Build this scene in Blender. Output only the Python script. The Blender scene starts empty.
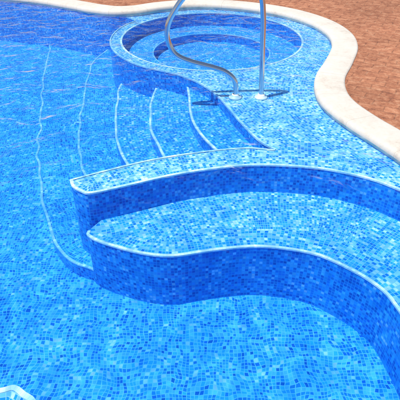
import bpy, math, random
import numpy as np
from mathutils import Vector, geometry, noise
random.seed(4)
S=bpy.context.scene
COL=S.collection

# ------------------------------------------------------------ helpers
def catmull(pts,n=8,closed=False):
    P=[Vector((p[0],p[1],p[2] if len(p)>2 else 0)) for p in pts]
    out=[];N=len(P)
    rng=range(N) if closed else range(N-1)
    for i in rng:
        if closed: a,b,c,d=P[i-1],P[i],P[(i+1)%N],P[(i+2)%N]
        else:
            b,c=P[i],P[i+1]
            a=P[i-1] if i>0 else b*2-c
            d=P[i+2] if i+2<N else c*2-b
        for k in range(n):
            t=k/n
            out.append(0.5*((2*b)+(c-a)*t+(2*a-5*b+4*c-d)*t*t+(3*b-a-3*c+d)*t**3))
    if not closed: out.append(P[-1])
    return out
def xy(l): return [(p[0],p[1]) for p in l]
def resample(pts,step):
    out=[pts[0]]
    for i in range(len(pts)-1):
        a=pts[i];b=pts[i+1];L=math.hypot(b[0]-a[0],b[1]-a[1]);k=max(1,int(L/step))
        for j in range(1,k+1): out.append((a[0]+(b[0]-a[0])*j/k,a[1]+(b[1]-a[1])*j/k))
    return out
def wobble(pts,amp,sc=4.0):
    """hand-laid unevenness of an edge"""
    o=[]
    for x,y in resample(pts,.03):
        o.append((x+amp*noise.noise(Vector((x*sc,y*sc,1.3))),y+amp*noise.noise(Vector((x*sc,y*sc,7.7)))))
    return o
def offset(pts,d):
    out=[];n=len(pts)
    for i in range(n):
        a=pts[max(0,i-1)];b=pts[min(n-1,i+1)]
        tx,ty=b[0]-a[0],b[1]-a[1];L=math.hypot(tx,ty) or 1
        out.append((pts[i][0]-ty/L*d,pts[i][1]+tx/L*d))   # left of travel
    return out
def arc(cx,cy,r,a0,a1,n=40):
    return [(cx+r*math.cos(math.radians(a0+(a1-a0)*i/n)),cy+r*math.sin(math.radians(a0+(a1-a0)*i/n))) for i in range(n+1)]
def pip(P,poly):
    x=P[:,0];y=P[:,1];c=np.zeros(len(P),bool);n=len(poly)
    for i in range(n):
        x1,y1=poly[i];x2,y2=poly[i-1]
        if y1==y2: continue
        m=((y1>y)!=(y2>y))&(x<(x2-x1)*(y-y1)/(y2-y1)+x1)
        c^=m
    return c
def area(p): return 0.5*sum(p[i-1][0]*p[i][1]-p[i][0]*p[i-1][1] for i in range(len(p)))
def dedupe(p,e=0.004):
    o=[p[0]]
    for q in p[1:]:
        if math.hypot(q[0]-o[-1][0],q[1]-o[-1][1])>e:o.append(q)
    if math.hypot(o[0][0]-o[-1][0],o[0][1]-o[-1][1])<e:o.pop()
    return o
def mesh_obj(name,verts,faces,mats,parent=None,uvs=None,mi=None,smooth=False):
    me=bpy.data.meshes.new(name);me.from_pydata([tuple(v) for v in verts],[],faces)
    ob=bpy.data.objects.new(name,me);COL.objects.link(ob)
    for m in (mats if isinstance(mats,list) else [mats]): me.materials.append(m)
    if uvs is not None:
        l=me.uv_layers.new(name="UVMap");l.data.foreach_set("uv",np.array(uvs,dtype=np.float32).ravel())
    if mi is not None: me.polygons.foreach_set("material_index",mi)
    if smooth: me.polygons.foreach_set("use_smooth",[True]*len(me.polygons))
    me.update()
    if parent: ob.parent=parent
    return ob
class CurveField:
    def __init__(s,pts):
        s.p=np.array(pts);s.d=s.p[1:]-s.p[:-1];s.L=np.hypot(s.d[:,0],s.d[:,1])+1e-9
        s.c=np.concatenate([[0],np.cumsum(s.L)])
        s.closed=np.hypot(*(s.p[0]-s.p[-1]))<.01
    def q(s,P,cut=False):
        best=np.full(len(P),1e9);ar=np.zeros(len(P));end=np.zeros(len(P),bool);n=len(s.d)
        for i in range(n):
            w=P-s.p[i];t0=(w@s.d[i])/s.L[i]**2;t=np.clip(t0,0,1)
            r=w-t[:,None]*s.d[i];dd=np.hypot(r[:,0],r[:,1]);m=dd<best
            best[m]=dd[m];ar[m]=(s.c[i]+t*s.L[i])[m]
            e=((i==0)&(t0<0))|((i==n-1)&(t0>1));end[m]=e[m]
        if cut and not s.closed: best=best+end*5
        return ar,best
def slab(name,outer,z,zb,mats,parent,fields=None,holes=(),grid=0.07,walls=True,reach=None,weights=None):
    """solid with mosaic-laid top; tile rows follow the given edge curves"""
    outer=dedupe(outer)
    if area(outer)<0: outer=outer[::-1]
    hs=[]
    for h in holes:
        h=dedupe(h)
        if area(h)>0:h=h[::-1]
        hs.append(h)
    loops=[outer]+hs
    V=[];E=[]
    for lp in loops:
        s=len(V);V+= [Vector(p) for p in lp];E+=[(s+i,s+(i+1)%len(lp)) for i in range(len(lp))]
    if grid:
        A=np.array(outer);x0,y0=A.min(0);x1,y1=A.max(0)
        gx,gy=np.meshgrid(np.arange(x0,x1,grid),np.arange(y0,y1,grid))
        G=np.stack([gx.ravel(),gy.ravel()],1);G=G+np.array([0.013,0.007])
        m=pip(G,outer)
        for h in hs:m&=~pip(G,h)
        V+=[Vector(p) for p in G[m]]
    vs,es,fs,_,_,_=geometry.delaunay_2d_cdt(V,E,[],0,1e-5)
    P=np.array([(v[0],v[1]) for v in vs]);F=np.array(fs)
    C=P[F].mean(1);m=pip(C,outer)
    for h in hs:m&=~pip(C,h)
    F=F[m];C=C[m]
    a=P[F[:,1]]-P[F[:,0]];b=P[F[:,2]]-P[F[:,0]];cr=a[:,0]*b[:,1]-a[:,1]*b[:,0]
    F[cr<0]=F[cr<0][:,::-1]
    UV=np.zeros((len(F),3,2))
    if fields:
        FF=[CurveField(f) for f in fields]
        D=np.stack([f.q(C,True)[1] for f in FF])
        if weights: D=D*np.array(weights)[:,None]
        k=D.argmin(0);dm=D.min(0)
        for i,f in enumerate(FF):
            ar,ds=f.q(P)
            mm=k==i
            UV[mm,:,0]=ar[F[mm]]+7.13*i;UV[mm,:,1]=ds[F[mm]]
        far=dm>(reach or 4)
        UV[far]=P[F[far]]+3.0
    else: UV=P[F]+3.0
    zf=z if callable(z) else (lambda x,y:z)
    verts=[(p[0],p[1],zf(p[0],p[1])) for p in P];faces=[tuple(int(q) for q in f) for f in F];uv=[tuple(q) for t in UV for q in t];mi=[0]*len(faces)
    if walls:
        for lp in loops:
            s=len(verts);n=len(lp);L=0;acc=[0]
            for i in range(n):
                j=(i+1)%n;L+=math.hypot(lp[j][0]-lp[i][0],lp[j][1]-lp[i][1]);acc.append(L)
            verts+=[(p[0],p[1],z) for p in lp]+[(p[0],p[1],zb) for p in lp]
            for i in range(n):
                j=(i+1)%n
                faces.append((s+i,s+n+i,s+n+j,s+j));mi.append(1)
                uv+=[(acc[i],z),(acc[i],zb),(acc[i+1],zb),(acc[i+1],z)]
    return mesh_obj(name,verts,faces,mats,parent,uv,mi)
def strip(name,pts,z,w,mat,parent,side=1,h=0.0025):
    """narrow row of pale nosing tiles set 2.5 mm proud along a tread edge"""
    a=offset(pts,-0.003*side);b=offset(pts,w*side);n=len(pts)
    v=[(p[0],p[1],z+h) for p in a]+[(p[0],p[1],z+h) for p in b]+[(p[0],p[1],z-0.008) for p in a]
    f=[];uv=[];L=0
    for i in range(n-1):
        l=math.hypot(pts[i+1][0]-pts[i][0],pts[i+1][1]-pts[i][1])
        q=(i,i+1,n+i+1,n+i);uvq=[(L,0),(L+l,0),(L+l,w),(L,w)]
        f.append(q);uv+=uvq
        f.append((2*n+i,2*n+i+1,i+1,i));uv+=[(L,-.012),(L+l,-.012),(L+l,0),(L,0)]
        L+=l
    return mesh_obj(name,v,f,mat,parent,uv)

# ------------------------------------------------------------ materials
def newmat(name):
    m=bpy.data.materials.new(name);m.use_nodes=True;m.node_tree.nodes.clear();return m,m.node_tree.nodes,m.node_tree.links
def N(ns,t,**k):
    n=ns.new(t)
    for a,b in k.items():
        if a=='inp':
            for i,v in b.items(): n.inputs[i].default_value=v
        else: setattr(n,a,b)
    return n
def mosaic(name,stops,grout,warp=0.0,size=0.021,gw=0.07,rough=0.25,wscale=5.0,patch=0.18):
    m,ns,L=newmat(name)
    out=N(ns,'ShaderNodeOutputMaterial');b=N(ns,'ShaderNodeBsdfPrincipled',inp={'Roughness':rough,'Specular IOR Level':0.15})
    L.new(b.outputs[0],out.inputs[0])
    uv=N(ns,'ShaderNodeUVMap',uv_map="UVMap");vec=uv.outputs[0]
    geo=N(ns,'ShaderNodeNewGeometry')
    if warp>0:
        nz=N(ns,'ShaderNodeTexNoise',inp={'Scale':wscale,'Detail':2.0 if warp>.05 else 1.0,'Roughness':0.6,'Distortion':0.0});L.new(geo.outputs['Position'],nz.inputs['Vector'])
        sb=N(ns,'ShaderNodeVectorMath',operation='SUBTRACT');sb.inputs[1].default_value=(.5,.5,.5);L.new(nz.outputs['Color'],sb.inputs[0])
        sc=N(ns,'ShaderNodeVectorMath',operation='SCALE');sc.inputs['Scale'].default_value=warp;L.new(sb.outputs[0],sc.inputs[0])
        ad=N(ns,'ShaderNodeVectorMath',operation='ADD');L.new(vec,ad.inputs[0]);L.new(sc.outputs[0],ad.inputs[1]);vec=ad.outputs[0]
    s=N(ns,'ShaderNodeVectorMath',operation='SCALE');s.inputs['Scale'].default_value=1/size;L.new(vec,s.inputs[0])
    sx=N(ns,'ShaderNodeSeparateXYZ');L.new(s.outputs[0],sx.inputs[0])
    fl=[];ed=[]
    for ax in (0,1):
        f=N(ns,'ShaderNodeMath',operation='FLOOR');L.new(sx.outputs[ax],f.inputs[0]);fl.append(f)
        fr=N(ns,'ShaderNodeMath',operation='FRACT');L.new(sx.outputs[ax],fr.inputs[0])
        a=N(ns,'ShaderNodeMath',operation='SUBTRACT');L.new(fr.outputs[0],a.inputs[0]);a.inputs[1].default_value=.5
        c=N(ns,'ShaderNodeMath',operation='ABSOLUTE');L.new(a.outputs[0],c.inputs[0]);ed.append(c)
    cb=N(ns,'ShaderNodeCombineXYZ');L.new(fl[0].outputs[0],cb.inputs[0]);L.new(fl[1].outputs[0],cb.inputs[1])
    wn=N(ns,'ShaderNodeTexWhiteNoise',noise_dimensions='2D');L.new(cb.outputs[0],wn.inputs['Vector'])
    pn=N(ns,'ShaderNodeTexNoise',noise_dimensions='2D',inp={'Scale':0.12,'Detail':0.0});L.new(cb.outputs[0],pn.inputs['Vector'])
    pm=N(ns,'ShaderNodeMath',operation='MULTIPLY_ADD');L.new(pn.outputs[0],pm.inputs[0]);pm.inputs[1].default_value=patch*2;pm.inputs[2].default_value=-patch
    pa=N(ns,'ShaderNodeMath',operation='ADD',use_clamp=True);L.new(wn.outputs['Value'],pa.inputs[0]);L.new(pm.outputs[0],pa.inputs[1])
    r=N(ns,'ShaderNodeValToRGB');r.color_ramp.interpolation='CONSTANT';el=r.color_ramp.elements
    while len(el)>1: el.remove(el[-1])
    el[0].position=0;el[0].color=(*stops[0][1],1)
    for p,c in stops[1:]:
        e=el.new(p);e.color=(*c,1)
    L.new(pa.outputs[0],r.inputs[0])
    hv=N(ns,'ShaderNodeHueSaturation');L.new(r.outputs[0],hv.inputs['Color'])
    vm=N(ns,'ShaderNodeSeparateColor');L.new(wn.outputs['Color'],vm.inputs[0])
    mr=N(ns,'ShaderNodeMapRange',inp={'To Min':0.82,'To Max':1.12});L.new(vm.outputs[1],mr.inputs['Value']);L.new(mr.outputs[0],hv.inputs['Value'])
    mx=N(ns,'ShaderNodeMath',operation='MAXIMUM');L.new(ed[0].outputs[0],mx.inputs[0]);L.new(ed[1].outputs[0],mx.inputs[1])
    gm=N(ns,'ShaderNodeMapRange',interpolation_type='SMOOTHSTEP',inp={'From Min':.5-gw-0.05,'From Max':.5-gw+0.03});L.new(mx.outputs[0],gm.inputs['Value'])
    mix=N(ns,'ShaderNodeMix',data_type='RGBA');L.new(gm.outputs[0],mix.inputs['Factor']);L.new(hv.outputs[0],mix.inputs['A']);mix.inputs['B'].default_value=(*grout,1)
    L.new(mix.outputs['Result'],b.inputs['Base Color'])
    return m
white=(.62,.80,.90)
pale=(.42,.67,.88);lt=(.18,.50,.87);lf2=(.05,.41,.85);md=(.015,.31,.79);dk=(.006,.20,.68);dp=(.003,.13,.56)
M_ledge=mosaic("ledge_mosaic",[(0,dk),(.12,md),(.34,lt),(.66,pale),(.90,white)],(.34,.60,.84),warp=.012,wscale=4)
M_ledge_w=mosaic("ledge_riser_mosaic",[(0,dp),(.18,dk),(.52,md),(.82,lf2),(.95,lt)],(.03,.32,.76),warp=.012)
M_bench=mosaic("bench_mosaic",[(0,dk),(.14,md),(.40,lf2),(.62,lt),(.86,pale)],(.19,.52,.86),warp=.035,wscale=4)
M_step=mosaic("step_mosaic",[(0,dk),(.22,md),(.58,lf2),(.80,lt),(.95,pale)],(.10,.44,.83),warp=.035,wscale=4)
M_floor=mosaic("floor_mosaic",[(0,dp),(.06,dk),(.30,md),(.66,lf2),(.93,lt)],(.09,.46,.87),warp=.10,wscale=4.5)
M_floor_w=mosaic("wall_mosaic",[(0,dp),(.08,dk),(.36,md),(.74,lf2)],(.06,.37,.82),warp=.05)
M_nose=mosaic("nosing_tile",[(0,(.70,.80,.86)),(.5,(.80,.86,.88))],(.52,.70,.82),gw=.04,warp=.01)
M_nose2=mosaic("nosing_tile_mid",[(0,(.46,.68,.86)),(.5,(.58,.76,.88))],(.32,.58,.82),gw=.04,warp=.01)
M_nose3=mosaic("nosing_tile_deep",[(0,(.22,.54,.86)),(.5,(.34,.64,.88))],(.14,.48,.84),gw=.04,warp=.01)  # mid and deep copies carry the water's blue fading in their tile colour

def deckmat():
    m,ns,L=newmat("terracotta_paving")
    out=N(ns,'ShaderNodeOutputMaterial');b=N(ns,'ShaderNodeBsdfPrincipled',inp={'Roughness':.8,'Specular IOR Level':.25});L.new(b.outputs[0],out.inputs[0])
    geo=N(ns,'ShaderNodeNewGeometry')
    n0=N(ns,'ShaderNodeTexNoise',inp={'Scale':3.0,'Detail':2.0});L.new(geo.outputs['Position'],n0.inputs['Vector'])
    sb=N(ns,'ShaderNodeVectorMath',operation='SUBTRACT');sb.inputs[1].default_value=(.5,.5,.5);L.new(n0.outputs['Color'],sb.inputs[0])
    sc=N(ns,'ShaderNodeVectorMath',operation='SCALE');sc.inputs['Scale'].default_value=.08;L.new(sb.outputs[0],sc.inputs[0])
    ad=N(ns,'ShaderNodeVectorMath',operation='ADD');L.new(geo.outputs['Position'],ad.inputs[0]);L.new(sc.outputs[0],ad.inputs[1])
    mp=N(ns,'ShaderNodeMapping');mp.inputs['Rotation'].default_value=(0,0,.5);L.new(ad.outputs[0],mp.inputs[0])
    br=N(ns,'ShaderNodeTexBrick',inp={'Scale':1.0,'Mortar Size':.006,'Brick Width':.20,'Row Height':.10,'Mortar Smooth':.6,'Color1':(.46,.19,.10,1),'Color2':(.31,.115,.06,1),'Mortar':(.17,.075,.048,1)})
    L.new(mp.outputs[0],br.inputs['Vector'])
    n1=N(ns,'ShaderNodeTexNoise',inp={'Scale':13.0,'Detail':6.0,'Roughness':.8});L.new(geo.outputs['Position'],n1.inputs['Vector'])
    r1=N(ns,'ShaderNodeValToRGB');e=r1.color_ramp.elements;e[0].position=.38;e[0].color=(.15,.06,.04,1);e[1].position=.66;e[1].color=(.62,.36,.22,1)
    k=e.new(.5);k.color=(.39,.16,.085,1)
    L.new(n1.outputs[0],r1.inputs[0])
    mx=N(ns,'ShaderNodeMix',data_type='RGBA');mx.inputs['Factor'].default_value=.55;L.new(br.outputs[0],mx.inputs['A']);L.new(r1.outputs[0],mx.inputs['B'])
    n2=N(ns,'ShaderNodeTexNoise',inp={'Scale':1.3,'Detail':4.0});L.new(geo.outputs['Position'],n2.inputs['Vector'])
    mr=N(ns,'ShaderNodeMapRange',inp={'From Min':.35,'From Max':.65,'To Min':.80,'To Max':1.08});L.new(n2.outputs[0],mr.inputs['Value'])
    hv=N(ns,'ShaderNodeHueSaturation');L.new(mx.outputs['Result'],hv.inputs['Color']);L.new(mr.outputs[0],hv.inputs['Value'])
    L.new(hv.outputs[0],b.inputs['Base Color'])
    h=N(ns,'ShaderNodeMath',operation='SUBTRACT');L.new(n1.outputs[0],h.inputs[0]);L.new(br.outputs['Fac'],h.inputs[1])
    bp=N(ns,'ShaderNodeBump',inp={'Strength':.5,'Distance':.006});L.new(h.outputs[0],bp.inputs['Height']);L.new(bp.outputs[0],b.inputs['Normal'])
    return m
M_deck=deckmat()
def copmat():
    m,ns,L=newmat("cream_coping_stone")
    out=N(ns,'ShaderNodeOutputMaterial');b=N(ns,'ShaderNodeBsdfPrincipled',inp={'Roughness':.85,'Specular IOR Level':.2});L.new(b.outputs[0],out.inputs[0])
    geo=N(ns,'ShaderNodeNewGeometry')
    n1=N(ns,'ShaderNodeTexNoise',inp={'Scale':22.0,'Detail':8.0,'Roughness':.8});L.new(geo.outputs['Position'],n1.inputs['Vector'])
    n2=N(ns,'ShaderNodeTexNoise',inp={'Scale':3.0,'Detail':3.0,'Roughness':.6});L.new(geo.outputs['Position'],n2.inputs['Vector'])
    av=N(ns,'ShaderNodeMix',data_type='FLOAT');av.inputs[0].default_value=.45;L.new(n1.outputs[0],av.inputs[2]);L.new(n2.outputs[0],av.inputs[3])
    r1=N(ns,'ShaderNodeValToRGB');e=r1.color_ramp.elements;e[0].position=.36;e[0].color=(.48,.42,.36,1);e[1].position=.62;e[1].color=(.66,.62,.56,1);k=e.new(.46);k.color=(.60,.55,.48,1);L.new(av.outputs[0],r1.inputs[0])
    uv=N(ns,'ShaderNodeUVMap',uv_map="UVMap");sx=N(ns,'ShaderNodeSeparateXYZ');L.new(uv.outputs[0],sx.inputs[0])
    d=N(ns,'ShaderNodeMath',operation='DIVIDE');d.inputs[1].default_value=.50;L.new(sx.outputs[0],d.inputs[0])
    f=N(ns,'ShaderNodeMath',operation='FRACT');L.new(d.outputs[0],f.inputs[0])
    a=N(ns,'ShaderNodeMath',operation='LESS_THAN');a.inputs[1].default_value=.010;L.new(f.outputs[0],a.inputs[0])
    mu=N(ns,'ShaderNodeMath',operation='MULTIPLY');mu.inputs[1].default_value=.4;L.new(a.outputs[0],mu.inputs[0])
    mx=N(ns,'ShaderNodeMix',data_type='RGBA');L.new(mu.outputs[0],mx.inputs['Factor']);L.new(r1.outputs[0],mx.inputs['A']);mx.inputs['B'].default_value=(.3,.25,.2,1)
    L.new(mx.outputs['Result'],b.inputs['Base Color'])
    bp=N(ns,'ShaderNodeBump',inp={'Strength':.6,'Distance':.004});L.new(n1.outputs[0],bp.inputs['Height']);L.new(bp.outputs[0],b.inputs['Normal'])
    return m
M_cop=copmat()
def watermat():
    m,ns,L=newmat("pool_water")
    out=N(ns,'ShaderNodeOutputMaterial')
    geo=N(ns,'ShaderNodeNewGeometry')
    n1=N(ns,'ShaderNodeTexNoise',inp={'Scale':4.5,'Detail':2.5,'Roughness':.6,'Distortion':.5});L.new(geo.outputs['Position'],n1.inputs['Vector'])
    bp=N(ns,'ShaderNodeBump',inp={'Strength':1.0,'Distance':.045});L.new(n1.outputs[0],bp.inputs['Height'])
    fr=N(ns,'ShaderNodeFresnel',inp={'IOR':1.33});L.new(bp.outputs[0],fr.inputs['Normal'])
    gl=N(ns,'ShaderNodeBsdfGlossy',inp={'Roughness':.02});L.new(bp.outputs[0],gl.inputs['Normal'])
    tr=N(ns,'ShaderNodeBsdfTransparent')
    # noise veins put into the transparent colour imitate caustics, not focused by the ripples
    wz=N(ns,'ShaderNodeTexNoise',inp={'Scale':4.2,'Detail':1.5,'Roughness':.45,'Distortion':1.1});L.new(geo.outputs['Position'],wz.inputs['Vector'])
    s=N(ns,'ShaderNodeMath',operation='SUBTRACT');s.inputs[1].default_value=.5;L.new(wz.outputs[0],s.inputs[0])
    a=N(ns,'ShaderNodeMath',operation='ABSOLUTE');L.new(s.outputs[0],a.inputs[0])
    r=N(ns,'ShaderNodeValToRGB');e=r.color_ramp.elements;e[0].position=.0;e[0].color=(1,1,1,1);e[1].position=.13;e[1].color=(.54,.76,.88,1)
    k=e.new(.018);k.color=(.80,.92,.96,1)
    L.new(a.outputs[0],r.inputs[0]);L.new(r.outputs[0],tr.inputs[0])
    mx=N(ns,'ShaderNodeMixShader');L.new(fr.outputs[0],mx.inputs[0]);L.new(tr.outputs[0],mx.inputs[1]);L.new(gl.outputs[0],mx.inputs[2])
    L.new(mx.outputs[0],out.inputs[0])
    return m
M_water=watermat()
def simple(name,col,rough,metal=0,noise_=0.0):
    m,ns,L=newmat(name)
    out=N(ns,'ShaderNodeOutputMaterial');b=N(ns,'ShaderNodeBsdfPrincipled',inp={'Roughness':rough,'Metallic':metal,'Base Color':(*col,1)});L.new(b.outputs[0],out.inputs[0])
    n=N(ns,'ShaderNodeTexNoise',inp={'Scale':30.0,'Detail':3.0});mr=N(ns,'ShaderNodeMapRange',inp={'To Min':max(0,rough-noise_),'To Max':rough+noise_})
    geo=N(ns,'ShaderNodeNewGeometry');L.new(geo.outputs['Position'],n.inputs['Vector']);L.new(n.outputs[0],mr.inputs['Value']);L.new(mr.outputs[0],b.inputs['Roughness'])
    return m
M_steel=simple("polished_stainless_steel",(.64,.66,.68),.14,1.0,noise_=.06)
M_fl=simple("white_flange",(.8,.8,.78),.4,0,noise_=.1)

# ------------------------------------------------------------ plan of the pool (metres)
ZL=-.06;ZF=-.70;ZB=-.28
cop=[(-4.635,7.446),(-3.38,7.207),(-2.299,6.873),(-1.70,6.56),(-1.38,6.37),(-1.08,6.27),(-0.77,6.32),(-0.45,6.50),(0.0,6.614),(0.517,6.515),(0.996,6.232),(1.298,5.845),(1.42,5.424),(1.385,5.018),(1.222,4.575),(1.055,4.192),(0.985,3.856),(1.000,3.56),(1.105,3.247),(1.24,2.964),(1.345,2.718),(1.46,2.373),(1.55,2.04)]
rest=[(1.75,1.2),(2.1,.2),(2.3,-1.2),(1.5,-3.0),(-1,-3.8),(-4,-3.9),(-7.5,-2.5),(-9,1),(-8.6,5),(-7,7.2)]
pool=xy(catmull(cop+rest,8,True))
cs=xy(catmull(cop,8))
lf=xy(catmull([(-0.831,2.571),(-.80,2.50),(-0.734,2.445),(-0.664,2.427),(-0.443,2.515),(-0.196,2.62),(0.066,2.70),(0.335,2.750),(.600,2.740),(.857,2.690),(1.086,2.585),(1.24,2.459),(1.457,2.235),(1.70,1.9)],8))
lb=xy(catmull([(-.831,2.571),(-.655,2.665),(-.34,2.816),(0,2.923),(.318,2.980),(.527,2.951)],8))
CX,CY=.13,5.46
rimpts=arc(CX,CY,1.13,-124,-215,12)
ldr=xy(catmull([(.527,2.951),(.422,3.095),(.310,3.382),(.229,3.632),(.140,3.889),(-.01,4.15),(-.22,4.36)]+rimpts,8))
hole=arc(CX,CY,1.0,0,360,96)[:-1]
i0=min(range(len(cs)),key=lambda i:math.hypot(cs[i][0]+1.05,cs[i][1]-6.27))
right=offset(cs[i0:],.12)      # a little under the coping stones
pool_root=bpy.data.objects.new("swimming_pool",None);COL.objects.link(pool_root)
outer=lf[:-1]+right[::-1]+ldr[::-1]+lb[::-1][1:-1]
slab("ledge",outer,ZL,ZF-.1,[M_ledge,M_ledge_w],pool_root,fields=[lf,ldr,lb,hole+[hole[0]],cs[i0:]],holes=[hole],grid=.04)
def inner_arc(a1,r=1.06): return arc(CX,CY,r,-78,a1,24)
s1=wobble(xy(catmull([(-0.14,4.42),(-0.11,4.14),(-0.085,3.729),(-0.008,3.375),(0.147,3.054),(.28,2.9)],8)),.008)
s2=wobble(xy(catmull([(-0.43,4.50),(-0.46,4.2),(-0.425,3.668),(-0.333,3.331),(-0.183,2.968),(-.08,2.8)],8)),.014)
s3=wobble(xy(catmull([(-0.84,5.05),(-0.83,4.518),(-0.768,3.974),(-0.687,3.521),(-0.542,3.137),(-.42,2.7)],8)),.022)
s4=wobble(xy(catmull([(-1.15,6.5),(-1.30,6.0),(-1.32,5.5),(-1.254,4.891),(-1.166,4.189),(-1.026,3.541),(-0.858,3.092),(-.62,2.6)],8)),.03)
s5=wobble(xy(catmull([(-2.3,7.9),(-2.15,7.0),(-2.032,6.239),(-1.706,4.73),(-1.45,3.706),(-1.235,3.03),(-1.012,2.559),(-0.842,2.386),(-.6,2.25)],8)),.04)
under=[(.4,2.85),(.75,3.5),(.38,4.2)]
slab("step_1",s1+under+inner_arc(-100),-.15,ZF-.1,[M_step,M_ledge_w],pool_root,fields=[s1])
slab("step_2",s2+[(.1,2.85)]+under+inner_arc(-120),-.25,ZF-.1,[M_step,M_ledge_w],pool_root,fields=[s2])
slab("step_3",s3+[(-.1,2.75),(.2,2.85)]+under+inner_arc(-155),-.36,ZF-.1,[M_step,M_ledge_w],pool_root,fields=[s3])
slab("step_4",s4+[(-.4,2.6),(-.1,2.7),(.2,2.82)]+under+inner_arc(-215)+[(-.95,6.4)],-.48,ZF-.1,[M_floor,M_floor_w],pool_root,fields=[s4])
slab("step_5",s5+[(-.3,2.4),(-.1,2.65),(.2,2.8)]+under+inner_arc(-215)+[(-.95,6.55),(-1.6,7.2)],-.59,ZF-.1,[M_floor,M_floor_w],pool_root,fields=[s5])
bf=wobble(xy(catmull([(-.70,2.33),(-0.694,2.285),(-0.607,2.222),(-0.416,2.141),(-0.205,2.10),(0.0,2.132),(0.24,2.175),(0.48,2.167),(0.704,2.098),(0.875,1.965),(0.979,1.842),(1.021,1.721),(1.042,1.559),(1.051,1.385),(1.06,1.0),(1.2,.3),(1.6,-.3),(2.4,-.5)],8)),.008,5)
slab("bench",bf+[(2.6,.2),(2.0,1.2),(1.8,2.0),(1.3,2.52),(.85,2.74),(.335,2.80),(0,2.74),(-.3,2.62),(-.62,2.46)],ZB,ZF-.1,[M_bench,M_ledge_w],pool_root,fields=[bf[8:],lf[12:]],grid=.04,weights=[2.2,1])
cn=xy(catmull([(-1.6,.9),(-1.2,1.02),(-0.896,1.082),(-0.783,1.095),(-0.732,1.108),(-0.685,1.082),(-0.62,1.02),(-.60,.8),(-.75,.3)],8))
slab("corner_ledge",cn+[(-1.6,.2)],ZL,ZF-.1,[M_ledge,M_ledge_w],pool_root,fields=[cn])
h2=arc(CX,CY,.66,0,360,72)[:-1]
slab("spa_bench",arc(CX,CY,1.05,0,360,96)[:-1],-.22,ZF-.1,[M_step,M_floor_w],pool_root,fields=[hole+[hole[0]]],holes=[h2],grid=.06)
slab("spa_floor",arc(CX,CY,.70,0,360,72)[:-1],-.32,ZF-.1,[M_step,M_floor_w],pool_root,fields=[h2+[h2[0]]],grid=.08,reach=.35)
po=pool if area(pool)>0 else pool[::-1]
big=offset(po+[po[0]],-.12)[:-1]
def fz(x,y):
    t=min(1,max(0,(y-3.6)/3.0));t=t*t*(3-2*t);return ZF+.09*t
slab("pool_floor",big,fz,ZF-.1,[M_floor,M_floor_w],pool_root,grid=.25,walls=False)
v=[];f=[];uv=[];n=len(po);L=0
for i,p in enumerate(po): v+=[(p[0],p[1],0),(p[0],p[1],ZF)]
for i in range(n):
    j=(i+1)%n;l=math.hypot(po[j][0]-po[i][0],po[j][1]-po[i][1])
    f.append((2*i,2*j,2*j+1,2*i+1));uv+=[(L,0),(L+l,0),(L+l,ZF),(L,ZF)];L+=l
mesh_obj("pool_wall",v,f,M_step,pool_root,uv)
W=.016
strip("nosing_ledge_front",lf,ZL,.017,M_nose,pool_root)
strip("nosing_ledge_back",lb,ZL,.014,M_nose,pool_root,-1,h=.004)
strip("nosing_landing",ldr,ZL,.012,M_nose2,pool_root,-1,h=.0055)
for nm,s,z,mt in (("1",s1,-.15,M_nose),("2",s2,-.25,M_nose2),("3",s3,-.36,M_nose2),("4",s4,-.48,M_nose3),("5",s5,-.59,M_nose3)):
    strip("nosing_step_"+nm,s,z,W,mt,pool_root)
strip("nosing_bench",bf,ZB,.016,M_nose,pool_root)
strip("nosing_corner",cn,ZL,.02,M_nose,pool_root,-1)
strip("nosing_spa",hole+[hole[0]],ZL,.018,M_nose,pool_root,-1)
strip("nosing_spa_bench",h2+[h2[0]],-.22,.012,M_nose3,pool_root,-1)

# ------------------------------------------------------------ coping
prof=[(0.0,-.055),(-.008,-.045),(-.010,-.02),(-.006,.002),(.008,.012),(.03,.016),(.23,.016),(.247,.012),(.252,.004),(.252,-.02)]
cl=po+[po[0]];rings=[offset(cl,-d) for d,_ in prof]
for r in rings:
    m=((r[0][0]+r[-1][0])/2,(r[0][1]+r[-1][1])/2);r[0]=m;r[-1]=m
v=[];f=[];uv=[];n=len(cl);acc=[0]
for i in range(n-1): acc.append(acc[-1]+math.hypot(cl[i+1][0]-cl[i][0],cl[i+1][1]-cl[i][1]))
for r,(d,z) in zip(rings,prof): v+=[(p[0],p[1],z) for p in r]
for k in range(len(prof)-1):
    for i in range(n-1):
        f.append((k*n+i,k*n+n+i,k*n+n+i+1,k*n+i+1));uv+=[(acc[i],k),(acc[i],k+1),(acc[i+1],k+1),(acc[i+1],k)]
mesh_obj("pool_coping",v,f,M_cop,None,uv,smooth=True)
hl=offset(cl,-.12)[:-1]
B=400
loops=[[Vector((-B,-B,0)),Vector((B,-B,0)),Vector((B,B,0)),Vector((-B,B,0))],[Vector((p[0],p[1],0)) for p in hl[::-1]]]
tri=geometry.tessellate_polygon(loops);allv=[q for l in loops for q in l]
fs=[]
for t in tri:
    a,b,c=[allv[i] for i in t]
    fs.append(tuple(t) if (b-a).cross(c-a).z>0 else tuple(t)[::-1])
mesh_obj("pool_deck",[tuple(q) for q in allv],fs,M_deck)
ZW=-.028
mesh_obj("pool_water",[(p[0],p[1],ZW) for p in po],[tuple(range(len(po)))],M_water)

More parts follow.
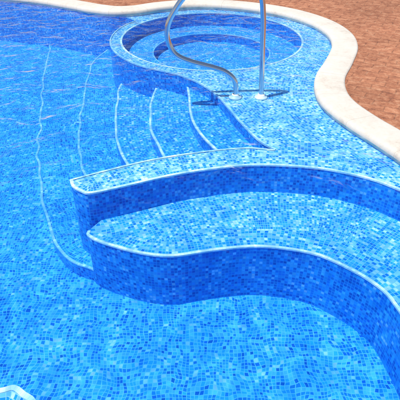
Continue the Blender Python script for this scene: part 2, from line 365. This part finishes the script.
# ------------------------------------------------------------ handrail
path=[(.298,-.06),(.302,.02),(.285,.10),(.215,.165),(.123,.202),(-.081,.258),(-.20,.32),(-.253,.43),(-.248,.546),(-.191,.658),(-.105,.766),(.02,.86),(.18,.905),(.34,.88),(.45,.78),(.485,.62),(.50,.35),(.519,-.06)]
RY=3.83
cp=[Vector((p[0],RY,p[1])) for p in catmull([(a,b,0) for a,b in path],8)]
def tube(name,pts,r,mat,parent,seg=20):
    v=[];f=[];n=len(pts);nb=Vector((0,1,0))
    for i,p in enumerate(pts):
        t=(pts[min(n-1,i+1)]-pts[max(0,i-1)]).normalized();u=t.cross(nb).normalized()
        for k in range(seg):
            a=2*math.pi*k/seg;v.append(p+(u*math.cos(a)+nb*math.sin(a))*r)
    for i in range(n-1):
        for k in range(seg): f.append((i*seg+k,i*seg+(k+1)%seg,(i+1)*seg+(k+1)%seg,(i+1)*seg+k))
    return mesh_obj(name,v,f,mat,parent,smooth=True)
rail=bpy.data.objects.new("pool_handrail",None);COL.objects.link(rail)
tube("rail_tube",cp,.0215,M_steel,rail)
def lathe(name,x,y,z0,pr,mat,parent,seg=40):
    v=[];f=[]
    for r,z in pr:
        for k in range(seg): a=2*math.pi*k/seg;v.append((x+r*math.cos(a),y+r*math.sin(a),z0+z))
    for i in range(len(pr)-1):
        for k in range(seg): f.append((i*seg+k,i*seg+(k+1)%seg,(i+1)*seg+(k+1)%seg,(i+1)*seg+k))
    return mesh_obj(name,v,f,mat,parent,smooth=True)
flp=[(.0,.0),(.055,.0),(.055,.006),(.050,.012),(.032,.018),(.027,.034),(.022,.036)]
lathe("flange_1",.298,RY,ZL+.003,flp,M_fl,rail);lathe("flange_2",.517,RY,ZL+.003,flp,M_fl,rail)

# ------------------------------------------------------------ light, sky, camera
sd=Vector((-.36,-.16,1)).normalized()
sl=bpy.data.lights.new("sun","SUN");sl.energy=5.0;sl.angle=math.radians(.5);sl.color=(1,.96,.9)
so=bpy.data.objects.new("sun",sl);COL.objects.link(so);so.rotation_euler=sd.to_track_quat('Z','Y').to_euler()
w=bpy.data.worlds.new("World");S.world=w;w.use_nodes=True;ns=w.node_tree.nodes;bg=ns["Background"]
sky=ns.new("ShaderNodeTexSky");sky.sky_type='NISHITA';sky.sun_disc=False
sky.sun_elevation=math.asin(sd.z);sky.sun_rotation=math.atan2(sd.x,sd.y)
w.node_tree.links.new(sky.outputs[0],bg.inputs[0]);bg.inputs[1].default_value=.11
cam=bpy.data.cameras.new("camera");co=bpy.data.objects.new("camera",cam);COL.objects.link(co)
co.location=(0,0,1.65);co.rotation_euler=(math.radians(54),0,0);cam.sensor_width=36;cam.lens=18/math.tan(math.radians(22.5));cam.clip_end=2000;cam.clip_start=.05
S.camera=co
S.view_settings.view_transform='Standard';S.view_settings.look='None';S.view_settings.exposure=0
